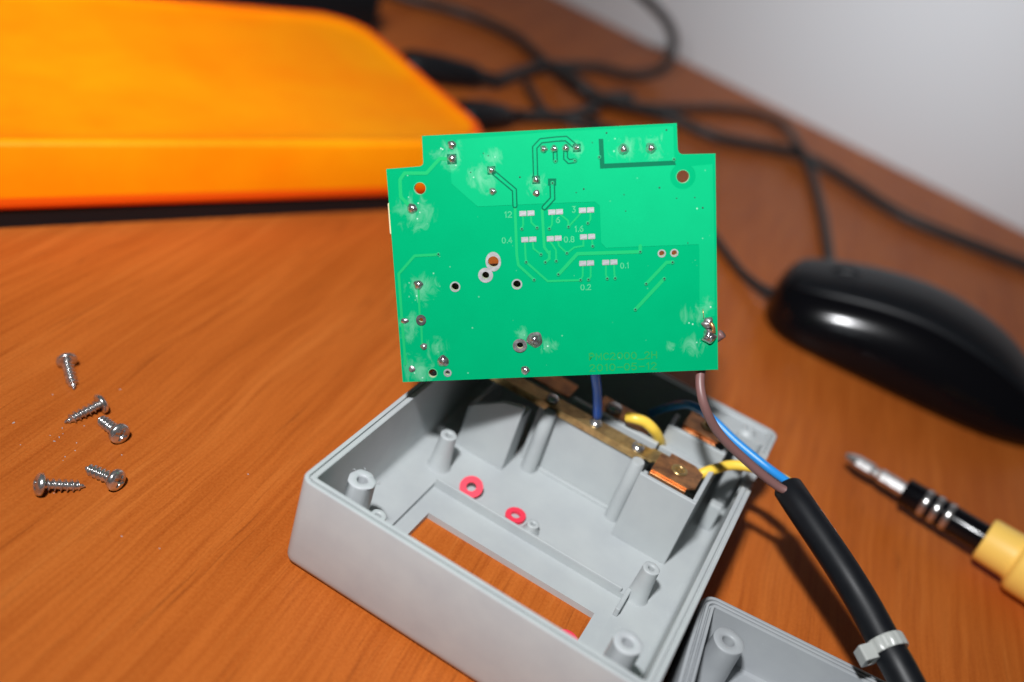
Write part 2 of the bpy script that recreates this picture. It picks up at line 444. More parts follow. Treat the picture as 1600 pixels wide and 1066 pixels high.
# fillet strip along the wall foot
mb = MB(); wall = [(26, 69.9), (57, 69.9), (57, 71.0), (26, 71.0)]
box(mb, 31.6, 70.0, 3.4, 54.4, 70.99, 4.3); bevel(mb.build('foot_rib', M['grey'], housing), .3)
for u in (29.6, 56.2):
    mb = MB()
    loft(mb, [[(u + (1.9 + .35*(1 - k))*cos(a), 68.6 + (1.9 + .35*(1-k))*sin(a), 3.4 + 20.6*k) for a in [2*pi*i/20 for i in range(20)]] for k in (0, .5, .97)] + [[(u + 1.6*cos(2*pi*i/20), 68.6 + 1.6*sin(2*pi*i/20), 24.0) for i in range(20)]], cap1=True)
    autosmooth(mb.build('wall_column', M['grey'], housing), 50)
mb = MB()                                        # first terminal box
box(mb, 58.4, 62.0, 3.4, 74.2, 63.3, 25.6)
box(mb, 72.9, 63.3, 3.4, 74.2, 80.2, 25.6)
box(mb, 58.4, 63.3, 3.4, 59.7, 70.0, 21.5)
box(mb, 58.4, 80.2, 3.4, 74.2, 81.5, 23.5)
box(mb, 59.7, 63.3, 14.0, 72.9, 80.2, 15.0)
bevel(mb.build('terminal_box', M['grey'], housing), .25)
mb = MB()                                        # second terminal box behind it
box(mb, 57.6, 86.6, 3.4, 74.6, 87.9, 26.4)
box(mb, 73.3, 87.9, 3.4, 74.6, 103, 25.4)
box(mb, 57.6, 87.9, 3.4, 58.9, 94.0, 26.4)
box(mb, 58.9, 87.9, 15.0, 73.3, 103, 16.0)
box(mb, 57.6, 81.6, 3.4, 74.6, 86.5, 20.5)
bevel(mb.build('terminal_box', M['grey'], housing), .25)
mb = MB()                                        # cable clamp blocks by the notch
box(mb, 77.0, 84, 3.4, 80.6, 87.0, 12); box(mb, 76.6, 95, 3.4, 81.0, 99, 20)
bevel(mb.build('cable_clamp', M['grey'], housing), .5)
mb = MB(); plate(mb, rrect(62.5, BD-9.5, BW-2.6, BD-2.6, 1.5), 19.5, 25.2); bevel(mb.build('corner_block', M['grey'], housing), .3)
post(housing, 77.0, 104.5, 25.1, 26.6, 1.7, .7, M['grey'], .05)
# brass strip with three rivets
mb = MB()
plate(mb, [(10, 70.3), (59, 70.3), (59.8, 71.2), (62.5, 71.2), (62.5, 76.2), (58, 76.2), (57, 75.3), (10, 75.3)], 24.0, 24.7)
box(mb, 10, 70.3, 22.5, 57, 70.95, 23.99)
strip = bevel(mb.build('brass_strip', M['brass'], housing), .12)
riv = MB(); lathe(riv, [(1.75, 0), (1.85, .4), (1.6, .95), (1.0, 1.35), (.4, 1.42)], 20, cap1=True)
rme = riv.mesh('rivet', M['steel'])
for u, v in ((28.0, 72.9), (41.4, 72.7), (54.2, 72.3)):
    link(rme, 'rivet', strip, None, (u, v, 24.68))
def contact(u, v, z, s=1.0):
    mb = MB()
    plate(mb, [(u-5.6, v-4.2), (u+4.6, v-4.2), (u+6.4, v-2.2), (u+6.4, v+4.4), (u+3.6, v+6.2), (u-3.4, v+6.2), (u-3.4, v+4.0), (u-5.6, v+4.0)], z, z+.8, [circ(u+.6, v+.9, 1.35, 20)])
    wall_uz(mb, [(u-5.6, z-4.5), (u+4.6, z-4.5), (u+4.6, z-.02), (u-5.6, z-.02)], v-4.9, v-4.21)
    o = bevel(mb.build('contact_plate', M['copper'], housing), .12)
    e = MB(); lathe(e, [(1.3, -1.5), (1.3, .9), (1.5, 1.15), (1.9, 1.2), (2.2, 1.0), (2.25, .82), (1.9, .82)], 24)
    for f in list(e.f): e.f.append(list(reversed(f))); e.sm.append(True)
    e.f = e.f[:len(e.f)//2]; e.sm = e.sm[:len(e.f)]
    autosmooth(e.build('hollow_rivet', M['brass'], o, None, (u+.6, v+.9, z)), 60)
contact(65.8, 70.2, 25.0); contact(66.4, 95.0, 25.4)
ts = MB(); lathe(ts, [(2.3, 0), (2.4, .5), (2.2, 1.5), (1.6, 2.0), (.6, 2.15)], 24, cap1=True)
ts.build('terminal_screw', M['steel'], housing, None, (42.6, 84.2, 23.42))
mb = MB(); plate(mb, [(38, 80.2), (54, 80.2), (54, 89), (38, 89)], 22.6, 23.4); bevel(mb.build('brass_plate', M['copper'], housing), .1)
mb = MB(); plate(mb, [(11, 82), (30, 82), (30, 89), (11, 89)], 21.2, 22.0); bevel(mb.build('brass_plate', M['copper'], housing), .1)

# ------------------------------------------------------------------ lid half
LY = YAW + radians(6.0)
lidpos = tp(1100, 923, 16.0)
LW, LD, LH = 85.0, 111.0, 16.0
lid = empty('housing_lid', (lidpos.x, lidpos.y, 0), LY)          # origin: its far left corner; it runs +x and -y
tag(lid, 'second grey housing half cut off by the lower frame edge, with one tall post', 'housing')
prof2 = [(2.6, 0), (1.2, 0.25), (0.4, 0.9), (0.05, 2.0), (0, 3.2), (0, LH-.45), (.12, LH-.12), (.4, LH), (.85, LH), (.95, LH-.1), (1.0, LH-.9), (1.4, LH-.9), (1.45, LH-.1),
         (1.55, LH), (2.0, LH), (2.1, LH-.1), (2.15, LH-.9), (2.55, LH-.9), (2.6, LH-.1), (2.7, LH), (3.3, LH), (3.4, LH-.2), (3.5, 4.0), (4.0, 2.8), (5.0, 2.4)]
mb = MB(); out2, in2 = shell(mb, LW, LD, LH, 4.0, 2.4, prof2)
t_ = MB(); plate(t_, in2, 2.4, 3.4); N = len(in2); mb.add([(v[0], v[1], 2.4) for v in t_.v[:N]], [f for f in t_.f if len(f) == 3 and all(i < N for i in f)])
t_ = MB(); plate(t_, out2, 0, 1); N = len(out2); mb.add([(v[0], v[1], 0) for v in t_.v[:N]], [tuple(reversed(f)) for f in t_.f if len(f) == 3 and all(i < N for i in f)])
mb.v = [(x, y - LD, z) for x, y, z in mb.v]
autosmooth(mb.build('shell', M['lid'], lid), 25)
lb = tp(1139, 1001, 16.2); d = lb - Vector((lidpos.x, lidpos.y, 0)); lx = d.x*cos(LY) + d.y*sin(LY); ly = -d.x*sin(LY) + d.y*cos(LY)
post(lid, lx, ly, 2.4, 16.2, 3.7, 1.45, M['lid'], .06)
mb = MB(); box(mb, lx+4.5, ly-14, 2.3, lx+22, ly-2.5, 3.4); bevel(mb.build('raised_pad', M['lid'], lid), .3)

# ------------------------------------------------------------------ circuit board
BRD = Vector((0.92957366, 0.13910532, 0.34138324)); BUP = Vector((-0.36851208, 0.32660685, 0.87036016))
BRD.normalize(); BUP = (BUP - BRD*BUP.dot(BRD)).normalized(); BN = BRD.cross(BUP)
P4 = [(-40.3, 203.1, -93.9), (29.4, 213.5, -68.3), (48.0, 197.0, -112.2), (-21.7, 186.6, -137.8)]
BC = sum((Vector(p) for p in P4), Vector())/4 + CPOS
bm = Matrix(((BRD.x, BUP.x, BN.x, BC.x*S), (BRD.y, BUP.y, BN.y, BC.y*S), (BRD.z, BUP.z, BN.z, BC.z*S), (0, 0, 0, 1)))
board = empty('circuit_board', mat=bm)
tag(board, 'green printed circuit board standing on edge, solder side forward', 'circuit board')
def bp(px, py, off=0.0):
    d = ray(px, py); tt = ((BC - CPOS).dot(BN) + off) / d.dot(BN)
    p = CPOS + d*tt - BC
    return (p.dot(BRD), p.dot(BUP))
def bw(x, y, z): return BC + BRD*x + BUP*y + BN*z          # board point to the world
K = 4.846
def Z1(*ps): return [bp(590 + x/K, 180 + y/K) for x, y in ps]
def Z2(*ps): return [bp(860 + x/K, 180 + y/K) for x, y in ps]
def Z3(*ps): return [bp(590 + x/K, 390 + y/K) for x, y in ps]
def Z4(*ps): return [bp(860 + x/K, 390 + y/K) for x, y in ps]
MMZ = 75/513/K                                              # millimetres in one step of those readings
outline = Z1((335,157)) + Z1((345,362), (340,375), (330,383), (318,388)) + Z1((65,408)) + Z3((190,1005)) + Z4((1270,910)) + Z2((1250,290)) + Z2((1000,296), (980,288), (970,275), (965,258)) + Z2((957,60))
HOLES = [(Z1((320,555))[0], 45), (Z2((1003,465))[0], 47), (Z3((876,92))[0], 42), (Z3((818,195))[0], 27), (Z3((587,282))[0], 29), (Z3((1055,263))[0], 29),
         (Z3((330,533))[0], 17), (Z3((417,937))[0], 34), (Z3((530,934))[0], 18), (Z4((843,30))[0], 20), (Z4((938,26))[0], 20), (Z3((1078,726))[0], 26)]
T = 1.5
for (z, pts) in ((Z1, [(562,300,150), (800,470,170), (870,330,110), (1200,520,120), (280,740,190), (470,300,90)]), (Z2, [(550,250,130), (770,250,150), (200,260,80)]),
                 (Z3, [(340,290,170), (250,560,120), (300,900,190), (455,730,110), (1080,640,90), (1290,730,90), (230,660,100)]), (Z4, [(1080,500,120), (1090,720,130), (1180,420,90), (20,730,60), (900,740,60)])):
    for x, y, r in pts:
        p = z((x, y))[0]; FLUX.append((p[0], p[1], r*MMZ))
M['mask'] = make_mask('green_solder_mask', (0.0, 0.305, 0.120), FLUX)
M['mask_cu'] = make_mask('green_mask_over_copper', (0.003, 0.355, 0.142), FLUX)
M['trace'] = mat('green_mask_on_trace', (0.012, 0.365, 0.118), 0.3)
M['print'] = mat('pale_green_etch', (0.07, 0.40, 0.19), 0.35)
M['etch'] = mat('olive_etch', (0.022, 0.285, 0.066), 0.4)
M['gap'] = mat('green_mask_in_gap', (0.0, 0.12, 0.055), 0.4)
M['viaring'] = mat('via_ring', (0.02, 0.33, 0.14), 0.4)
for k_ in ('trace', 'print', 'etch', 'gap', 'viaring'): bsdf(M[k_]).inputs['Specular IOR Level'].default_value = 0.08
mb = MB(); plate(mb, outline, -T, 0, [circ(x, y, r*MMZ, 24) for (x, y), r in HOLES])
panel = mb.build('board_panel', M['mask'], board)
panel.data.materials.append(M['fibre'])
for p in panel.data.polygons:
    if abs(p.normal.z) < 0.5: p.material_index = 1
# copper pour
hc = Z2((1003, 465))[0]; hr = 95*MMZ
def arc(c, r, a0, a1, n=16): return [(c[0] + r*cos(radians(a0 + (a1-a0)*i/n)), c[1] + r*sin(radians(a0 + (a1-a0)*i/n))) for i in range(n+1)]
pour = Z1((597,185), (1352,126)) + Z2((930,82)) + Z2((938,340)) + Z2((945,388)) + arc(hc, hr, 130, 410, 24) + Z2((1228,372)) + Z4((1243,2), (1244,505), (1150,520), (1129,475), (1127,2)) + Z2((1124,979)) + \
       Z2((690,995), (420,1006), (385,967), (375,690), (337,656), (20,667)) + Z1((757,693), (560,520), (555,405), (597,402))
pour_ok = pour
mb = MB(); plate(mb, pour, 0.004, 0.07)
mb.build('copper_pour', M['mask_cu'], board)
def slab(name, poly, z0, z1, m, label=None):
    mb = MB(); plate(mb, poly, z0, z1); return mb.build(name, m, board, label)
slab('isolation_gap', Z2((365,180), (400,180), (409,368), (940,344), (950,378), (376,406)), .06, .085, M['gap'])
def trace(pts, wz, z0=0.004, z1=0.075, m=None, name='trace'):
    return slab(name, stroke_poly(pts, wz*MMZ), z0, z1, m or M['trace'])
def gaptrace(pts, wz=20, gz=41):                            # a trace through the pour, a slot on both sides
    slab('isolation_gap', stroke_poly(pts, gz*MMZ), .06, .085, M['gap'])
    trace(pts, wz, .08, .105, M['mask_cu'])
gaptrace(Z1((866,425), (1036,568), (1040,686)))
trace(Z1((1040,684), (1054,1060)) + Z3((1066,118), (1185,228)), 20)
gaptrace(Z1((1197,480), (1190,245), (1237,195), (1352,182)) + Z2((118,178), (190,238)), 22, 42)
gaptrace(Z2((35,262), (38,348)), 18, 38)
gaptrace(Z2((115,262), (115,328), (140,352), (185,346)), 18, 38)
gaptrace(Z1((1322,515), (1325,632), (1262,700)), 22, 44)
trace(Z1((1272,690), (1246,722), (1262,1000), (1290,1040)) + Z3((1300,20), (1300,70), (1272,95)), 20)
slab('isolation_gap', Z1((1290,480), (1352,480), (1352,535), (1290,535)), .06, .084, M['gap'])
trace(Z1((545,330), (470,330), (370,440), (205,440), (170,490), (175,620), (235,680)), 26)
trace(Z3((460,38), (280,48), (160,185), (185,540), (212,868)), 20)
trace(Z3((310,290), (319,492)), 16); trace(Z3((331,578), (337,720)), 16)
trace(Z2((680,1035), (205,1050)) + Z4((60,190)), 26)
trace(Z2((680,990), (680,1030)), 26, .03, .08)
trace(Z4((925,97), (880,97), (725,260)), 24); trace(Z4((862,220), (643,455)), 26)
trace(Z3((1125,95), (1288,240)) + Z4((0,239), (228,232)), 16)
trace(Z1((1115,960), (1120,1058)) + Z3((1125,95)), 14)
for z, p in ((Z1, [(1100,765), (1103,830), (1092,860)]), (Z1, [(1160,765), (1165,815), (1205,851)]), (Z1, [(1323,755), (1320,830), (1302,858)]),
             (Z2, [(78,755), (134,800), (137,843)]), (Z2, [(232,742), (140,842)]), (Z2, [(303,742), (303,790), (285,816)]), (Z2, [(250,945), (250,990), (180,1002), (127,1044)]),
             (Z2, [(58,955), (65,990), (123,1043)]), (Z2, [(315,945), (320,990)]), (Z1, [(1175,965), (1180,1010), (1235,1054)]), (Z2, [(0,960), (18,985), (42,1022), (44,1100)]),
             (Z4, [(245,125), (245,200), (230,228)]), (Z4, [(305,125), (305,205), (290,226)]), (Z4, [(420,120), (420,190), (430,218)]), (Z4, [(481,115), (485,190), (490,216)])):
    trace(z(*p), 13)
# tinned pads for chip parts
pw, ph = 27*MMZ, 20*MMZ
pm_ = MB(); plate(pm_, rrect(-pw, -ph, pw, ph, .12, 3), 0.07, 0.13); padme = pm_.mesh('chip_pad', M['tin'])
for z, ps in ((Z1, [(1100,745), (1161,742), (1319,735), (1115,943), (1175,940), (1308,936)]), (Z2, [(68,732), (58,932), (243,721), (303,718), (251,922), (311,919)]), (Z4, [(245,105), (303,102), (419,98), (480,95)])):
    for p in ps:
        x, y = z(p)[0]; link(padme, 'chip_pad', board, None, (x, y, 0))
# vias
vm = MB(); lathe(vm, [(15*MMZ, .004), (15*MMZ, .09), (7*MMZ, .09), (6*MMZ, .005)], 14); viame = vm.mesh('via', M['viaring'])
hm = MB(); lathe(hm, [(7*MMZ, .004), (6.5*MMZ, .112), (2*MMZ, .112)], 10, cap1=True); holme = hm.mesh('drill_hole', M['hole'])
vias = Z1((1092,862), (1207,853), (1300,860), (1237,1055)) + Z2((137,845), (283,818), (125,1045), (320,992), (44,1105), (680,1035), (38,350), (185,346), (370,318), (935,335)) + \
       Z3((460,36), (1125,95), (1185,230), (1270,96)) + Z4((60,188), (228,231), (288,228), (430,220), (490,218), (925,97), (725,260), (862,221), (643,455)) + Z1((1324,514))
for x, y in vias:
    link(viame, 'via', board, None, (x, y, .02 if y < 15 else .055))
    link(holme, 'drill_hole', board, None, (x, y, .03 if y < 15 else .06))
for x, y in Z2((425,135), (878,113), (252,560), (825,550), (1153,702)) + Z1((1078,470)):
    link(holme, 'drill_hole', board, None, (x, y, 0))
hs = MB(); lathe(hs, [(5*MMZ, .004), (4.5*MMZ, .1), (1*MMZ, .1)], 8, cap1=True); hsme = hs.mesh('drill_hole', M['hole'])
for x, y in Z2((317,208), (195,587), (557,602), (955,630), (1093,625), (570,727), (1040,968)) + Z1((705,433), (800,290), (838,308)):
    link(hsme, 'drill_hole', board, None, (x, y, 0))
# tinned rings round the open holes
def ringpad(x, y, ri, ro, m, ro2=None, name='ring_pad', z=0.1):
    mb = MB(); plate(mb, circ(x, y, ro*MMZ, 28, (ro2 or ro)*MMZ), .004, z, [circ(x, y, ri*MMZ, 24)]); return mb.build(name, m, board)
x, y = HOLES[2][0]; ringpad(x, y, 42, 60, M['tin'], 76)
x, y = HOLES[3][0]; ringpad(x, y, 28, 58, M['tin'], z=.11)
for i in (4, 5): x, y = HOLES[i][0]; ringpad(x, y, 30, 41, M['tin'])
x, y = HOLES[6][0]; ringpad(x, y, 18, 40, M['solder'], 42, z=.3)
x, y = HOLES[8][0]; ringpad(x, y, 19, 32, M['tin'])
for i in (9, 10): x, y = HOLES[i][0]; ringpad(x, y, 21, 31, M['tin'])
x, y = HOLES[0][0]; ringpad(x, y, 45, 49, M['print'], name='hole_rim', z=.03)
x, y = HOLES[1][0]; ringpad(x, y, 47, 51, M['print'], name='hole_rim', z=.03)
x, y = HOLES[7][0]; ringpad(x, y, 34, 40, M['print'], name='hole_rim', z=.03)
# solder joints, each with the cut end of a lead
def joint(x, y, rz, h=0.8, m='solder', square=False, lead=True, seed=0, sx=1.0, sy=1.0):
    rnd = random.Random(seed); r = rz*MMZ; mb = MB(); n = 22; ph = rnd.uniform(0, 6)
    rings = []
    for k, (f, z) in enumerate(((1.12, .004), (1.08, .10), (.97, .16*h+.08), (.80, .55*h), (.60, .82*h), (.40, .95*h), (.18, h))):
        rings.append([(f*r*sx*(1 + .06*sin(3*a+ph) + .04*sin(5*a+2*ph))*cos(a) + .06*r*sin(ph)*z/h, f*r*sy*(1 + .06*sin(3*a+ph) + .04*sin(5*a+2*ph))*sin(a), z) for a in [2*pi*i/n for i in range(n)]])
    loft(mb, rings, cap1=True)
    o = mb.build('solder_joint', M[m], board, None, (x, y, .07 if y > 12 else 0))
    if lead:
        l = MB(); a = rnd.uniform(-.5, .5); rr = .30
        l.add([], [])
        lathe(l, [(rr, .3*h), (rr, h + .22), (rr*.8, h + .30)], 10, cap1=True)
        l.v = [(px + .12*sin(ph), py, pz + (.5*px if pz > h else 0)) for px, py, pz in l.v]
        l.build('lead', M['solder'], o)
    if square:
        s = 1.12*r; q = MB(); plate(q, [(-s, -s), (s, -s), (s, s), (-s, s)], .004, .06); q.build('square_pad', M['gap'], o)
    return o
k = 0
for z, js in ((Z1, [(562,225,30,.7,0), (563,332,33,.8,1), (862,418,28,.8,1), (872,578,27,.7,0), (1200,490,27,.7,1), (1203,592,24,.4,0), (262,707,36,.8,0), (1258,258,27,.9,0), (1337,256,27,.9,0)]),
              (Z2, [(116,250,27,.9,0), (200,248,27,.9,1), (553,258,37,1.3,0), (760,250,37,1.3,0)]),
              (Z3, [(308,268,35,.8,0), (350,735,25,.6,0), (260,905,24,.3,0), (496,846,43,.9,0), (1118,915,32,.7,0)])):
    for x, y, r, h, sq in js:
        k += 1; X, Y = z((x, y))[0]
        joint(X, Y, r, h, 'dull' if (z is Z3 and x in (260, 350)) else 'solder', bool(sq), x != 260, k)
X, Y = Z3((1190,684))[0]; joint(X, Y, 56, 1.0, 'dull', False, False, 77)
X, Y = Z3((1190,680))[0]; o = joint(X, Y, 34, .7, 'solder', False, False, 78); o.location.z = .6*S
mb = MB(); box(mb, -.16, -.75, .5, .16, .75, 1.0); o2 = mb.build('lead', M['solder'], o); o2.rotation_euler = (0, 0, radians(-28))
X, Y = HOLES[11][0]; ringpad(X, Y, 26, 56, M['dull'], 54, z=.32)
X, Y = Z3((205,540))[0]; joint(X, Y, 24, .35, 'solder', False, False, 80, 1.2, .8)
# lumpy joint of the brown wire at the right edge
def lump(x, y, rx, ry, h, seed, m, name='solder_joint'):
    rnd = random.Random(seed); mb = MB(); n = 26; rings = []
    ph = [rnd.uniform(0, 6) for _ in range(6)]
    for kk in range(9):
        t_ = kk/8; f = cos(t_*pi/2)*.95 + .06
        rings.append([(x + rx*f*(1 + .13*sin(3*a + ph[0] + 2*t_) + .10*sin(5*a + ph[1] - 3*t_) + .05*sin(9*a + ph[2]))*cos(a), y + ry*f*(1 + .10*sin(2*a + ph[3]) + .10*sin(4*a + ph[4] + 3*t_))*sin(a), .02 + h*sin(t_*pi/2)*(1 + .12*sin(2*a + ph[5]))) for a in [2*pi*i/n for i in range(n)]])
    loft(mb, rings, cap1=True); return mb.build(name, m, board)
X, Y = Z4((1193,555))[0]; lump(X, Y, 46*MMZ, 44*MMZ, 1.1, 5, M['dull'])
X, Y = Z4((1200,655))[0]; lump(X, Y, 54*MMZ, 55*MMZ, 1.6, 9, M['solder'])
X, Y = Z4((1228,585))[0]
mb = MB(); tube(mb, spline([(X-.5, Y+1.0, .9), (X, Y, 1.2), (X+.2, Y-1.3, .9)], 5), .42, 8); mb.build('wire_end', M['copper'], board)
mb = MB(); X, Y = Z4((1155,500))[0]; tube(mb, [(X, Y+1.6, .1), (X+.05, Y+.6, .25), (X+.1, Y-.4, .6)], .07, 5); mb.build('wire_strand', M['copper'], board)
# etched lettering, drawn with strokes
def arcp(cx, cy, rx, ry, a0, a1, n=10): return [(cx + rx*cos(radians(a0 + (a1-a0)*i/n)), cy + ry*sin(radians(a0 + (a1-a0)*i/n))) for i in range(n+1)]
G = {'0': [arcp(.5, .5, .42, .5, 90, 446, 18)], '1': [[(.2, .8), (.45, 1), (.45, 0)]], '2': [arcp(.45, .72, .38, .28, 165, -30, 9) + [(.05, 0), (.88, 0)]],
     '3': [[(.1, 1), (.8, 1), (.42, .6)] + arcp(.42, .3, .4, .3, 80, -150, 10)], '4': [[(.65, 0), (.65, 1), (.05, .3), (.9, .3)]],
     '5': [[(.82, 1), (.2, 1), (.12, .55)] + arcp(.44, .32, .4, .32, 125, -150, 10)], '6': [[(.75, 1), (.4, .85), (.1, .45)] + arcp(.47, .3, .38, .3, 165, -190, 14)],
     '8': [arcp(.47, .76, .32, .24, -90, 268, 14), arcp(.47, .27, .4, .27, 90, 448, 14)], '.': [[(.2, 0), (.2, .1)]],
     'P': [[(.08, 0), (.08, 1), (.55, 1)] + arcp(.55, .75, .33, .25, 90, -90, 7) + [(.1, .5)]], 'M': [[(.05, 0), (.05, 1), (.5, .35), (.95, 1), (.95, 0)]],
     'C': [arcp(.55, .5, .47, .5, 40, 320, 14)], '_': [[(0, -.12), (1, -.12)]], 'H': [[(.08, 0), (.08, 1)], [(.1, .5), (.86, .5)], [(.9, 0), (.9, 1)]], '-': [[(.1, .48), (.95, .48)]]}
ADV = {'1': .85, '.': .5, '-': 1.18, '_': 1.1, 'M': 1.25}
def word(s, a, b, hz, wz, m, name='lettering', gap=1.2, zb=.004):
    A, B = Vector(a), Vector(b); L = (B - A).length; e = (B - A)/L; nrm = Vector((-e.y, e.x)); h = hz*MMZ
    tot = sum(ADV.get(c, gap) for c in s) - .25; cw = L/tot; mb = MB(); x = 0; q = 0
    for c in s:
        for st in G[c]:
            q += 1
            pts = [A + e*(x + p[0])*cw + nrm*p[1]*h for p in st]
            plate(mb, stroke_poly([(p.x, p.y) for p in pts], wz*MMZ, 3), zb, .03 + .0012*(q % 9))
        x += ADV.get(c, gap)
    return mb.build(name, m, board)
word('12', *Z1((958,775), (1018,773)), 42, 7, M['print']); word('0.4', *Z1((942,970), (1020,966)), 42, 7, M['print'])
word('3', *Z2((165,737), (192,736)), 44, 7, M['print']); word('6', *Z2((43,815), (74,813)), 40, 7, M['print'])
word('1.6', *Z2((182,884), (250,881)), 42, 7, M['print']); word('0.8', *Z2((103,963), (182,960)), 42, 7, M['print'])
word('0.1', *Z4((530,143), (594,139)), 40, 7, M['print']); word('0.2', *Z4((229,307), (308,303)), 40, 7, M['print'])
word('PMC2000_2H', *Z4((293,838), (806,822)), 52, 8, M['etch']); word('2010-05-12', *Z4((297,922), (806,905)), 52, 8, M['etch'])
# relay on the far side of the board; a block added to darken holes
x0, y0 = bp(606, 368); x1, y1 = bp(634, 316)
mb = MB(); box(mb, x0 + .12, y0, -5.5, x1, y1, -T - .02); bevel(mb.build('relay', M['cream'], board), .4)

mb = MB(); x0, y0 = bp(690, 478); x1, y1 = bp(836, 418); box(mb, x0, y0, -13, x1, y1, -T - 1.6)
bevel(mb.build('hole_backing', mat('dark_brown_block', (0.05, 0.02, 0.012), 0.5), board), .5)  # unseen block added behind the holes; its dark colour stands for shaded desk

# ------------------------------------------------------------------ wires and mains cable
cable = empty('mains_cable', tp(1310, 880, 0))
tag(cable, 'thick black sheathed cable splitting into brown, blue and yellow wires', 'cable')
CL = cable.location / S
def loc(ps): return [Vector(p) - CL for p in ps]
cpx = [(1232, 764, 34), (1252, 794, 34), (1310, 880, 32), (1350, 945, 30), (1385, 1010, 28), (1408, 1050, 27)]
cpath = [tp(*p) for p in cpx]
dlast = (cpath[-1] - cpath[-2]).normalized()
cpath += [cpath[-1] + dlast*14 + Vector((1.5, -2, -2)), cpath[-1] + dlast*40 + Vector((6, -10, -8))]
cs = spline(cpath, 10)
mb = MB(); tube(mb, loc(cs), 3.78, 28, caps=False)
rim0 = mb.v[:28]; cen = loc([cs[0]])[0]; axd = (cs[0] - cs[3]).normalized()
sh = lambda k, a: [tuple(cen + (Vector(p) - cen)*k - axd*a) for p in rim0]
loft(mb, [sh(.80, 7), sh(.80, .3), sh(.84, -.02), sh(.96, -.06), sh(1.0, 0)], cap0=True, smooth=True)
sheath = autosmooth(mb.build('sheath', M['black'], cable), 45)
B0 = cs[0]; BDIR = (cs[0] - cs[4]).normalized()
inner_pt = lambda a, r=2.0: B0 - BDIR*3 + (BDIR.cross(Vector((0, 0, 1))).normalized()*cos(a) + Vector((0, 0, 1))*sin(a))*r
X, Y = bp(1128, 524); Xb, Yb = bp(1112, 545)
wp = [bw(X + .45, Y, -T - .7), bw(Xb, Yb, -T - 2.2), tp(1096, 592, 56.5), tp(1100, 632, 51.5), tp(1124, 678, 45), tp(1168, 722, 39.5), tp(1212, 758, 35.8), inner_pt(2.4)]
wp[2] = bw(*bp(1096, 590), 0) - BN*2.2
mb = MB(); tube(mb, loc(spline(wp, 10)), 1.12, 14); mb.build('brown_wire', M['brown'], cable)
wp = [tp(1018, 646, 23), tp(1045, 636, 30), tp(1078, 633, 36), tp(1112, 654, 36), tp(1150, 690, 34.5), tp(1200, 731, 33.5), tp(1234, 756, 34.5), inner_pt(.4)]
mb = MB(); tube(mb, loc(spline(wp, 10)), 1.12, 14); mb.build('blue_wire', M['blue'], cable)
wp = [tp(1092, 742, 23.5), tp(1110, 735, 25), tp(1145, 727, 26.5), tp(1185, 733, 28.5), tp(1226, 750, 32.5), inner_pt(1.4, 1.4)]
mb = MB(); tube(mb, loc(spline(wp, 10)), 1.38, 14); mb.build('yellow_wire', M['yellow'], cable)
# thick yellow link inside the socket
ys = spline([tp(981, 652, 29), tp(992, 654, 30), tp(1008, 660, 29.8), tp(1022, 673, 28), tp(1031, 690, 23.5), tp(1033, 704, 16)], 10)
mb = MB(); tube(mb, ys, 1.5, 16)
tag(mb.build('link_wire', M['yellow']), 'short thick yellow wire bent between two terminals inside the housing', 'wire')
# blue jumper from board to the brass strip
jt = bw(*bp(929, 575), -T - 1.3)
jb = bx(41.0, 72.9, 27.2)
jr = empty('jumper_wire', jb)
tag(jr, 'short dark blue wire rising from the brass strip to the board', 'wire')
mb = MB(); tube(mb, [Vector(p) - jb for p in spline([jb, jb + (jt-jb)*.5 + Vector((.3, .5, 0)), jt, jt + BUP*8], 8)], 1.25, 14); mb.build('insulation', M['navy'], jr)
mb = MB(); tube(mb, [Vector((0, 0, .4)), Vector((.1, 0, -.8)), Vector((.1, -.1, -1.6))], lambda t: .75 + t*.55, 12); mb.build('solder_blob', M['solder'], jr)
# cable tie
i_t = 40; tc = cs[i_t]; td = (cs[i_t+2] - cs[i_t-2]).normalized()
tx = td.cross(Vector((0, 0, 1))).normalized(); tz = tx.cross(td)
# local axes: X across, Y up, Z along the cable
tm = Matrix(((tx.x, tz.x, td.x, tc.x*S), (tx.y, tz.y, td.y, tc.y*S), (tx.z, tz.z, td.z, tc.z*S), (0, 0, 0, 1)))
tie = empty('cable_tie', mat=tm); tag(tie, 'translucent white nylon cable tie cinched round the black cable', 'cable tie')
mb = MB(); n = 96; ri = 3.83
rings = []
for zz, kind in ((-1.55, 0), (-1.55, 1), (-1.2, 2), (1.2, 2), (1.55, 1), (1.55, 0)):
    rings.append([((ri + (0 if kind == 0 else .55 if kind == 1 else .57 + (.2 if i % 6 < 3 else 0)))*cos(2*pi*i/n), (ri + (0 if kind == 0 else .55 if kind == 1 else .57 + (.2 if i % 6 < 3 else 0)))*sin(2*pi*i/n), zz) for i in range(n)])
loft(mb, rings, close=True); autosmooth(mb.build('strap', M['nylon'], tie), 30)
sgn = 1 if tx.dot(CR) < 0 else -1
mb = MB(); plate(mb, rrect(-1.7, -2.1, 1.7, 2.1, .5), -1.75, 1.75, [rrect(-.7, -1.4, .7, 1.4, .2, 2)])
hd = bevel(mb.build('head', M['nylon'], tie), .35); a = radians(-18) if sgn > 0 else radians(198)
hd.location = Vector((5.3*cos(a), 5.3*sin(a), 0.6))*S; hd.rotation_euler = (radians(90), 0, 0); hd.rotation_euler = (0, 0, a)

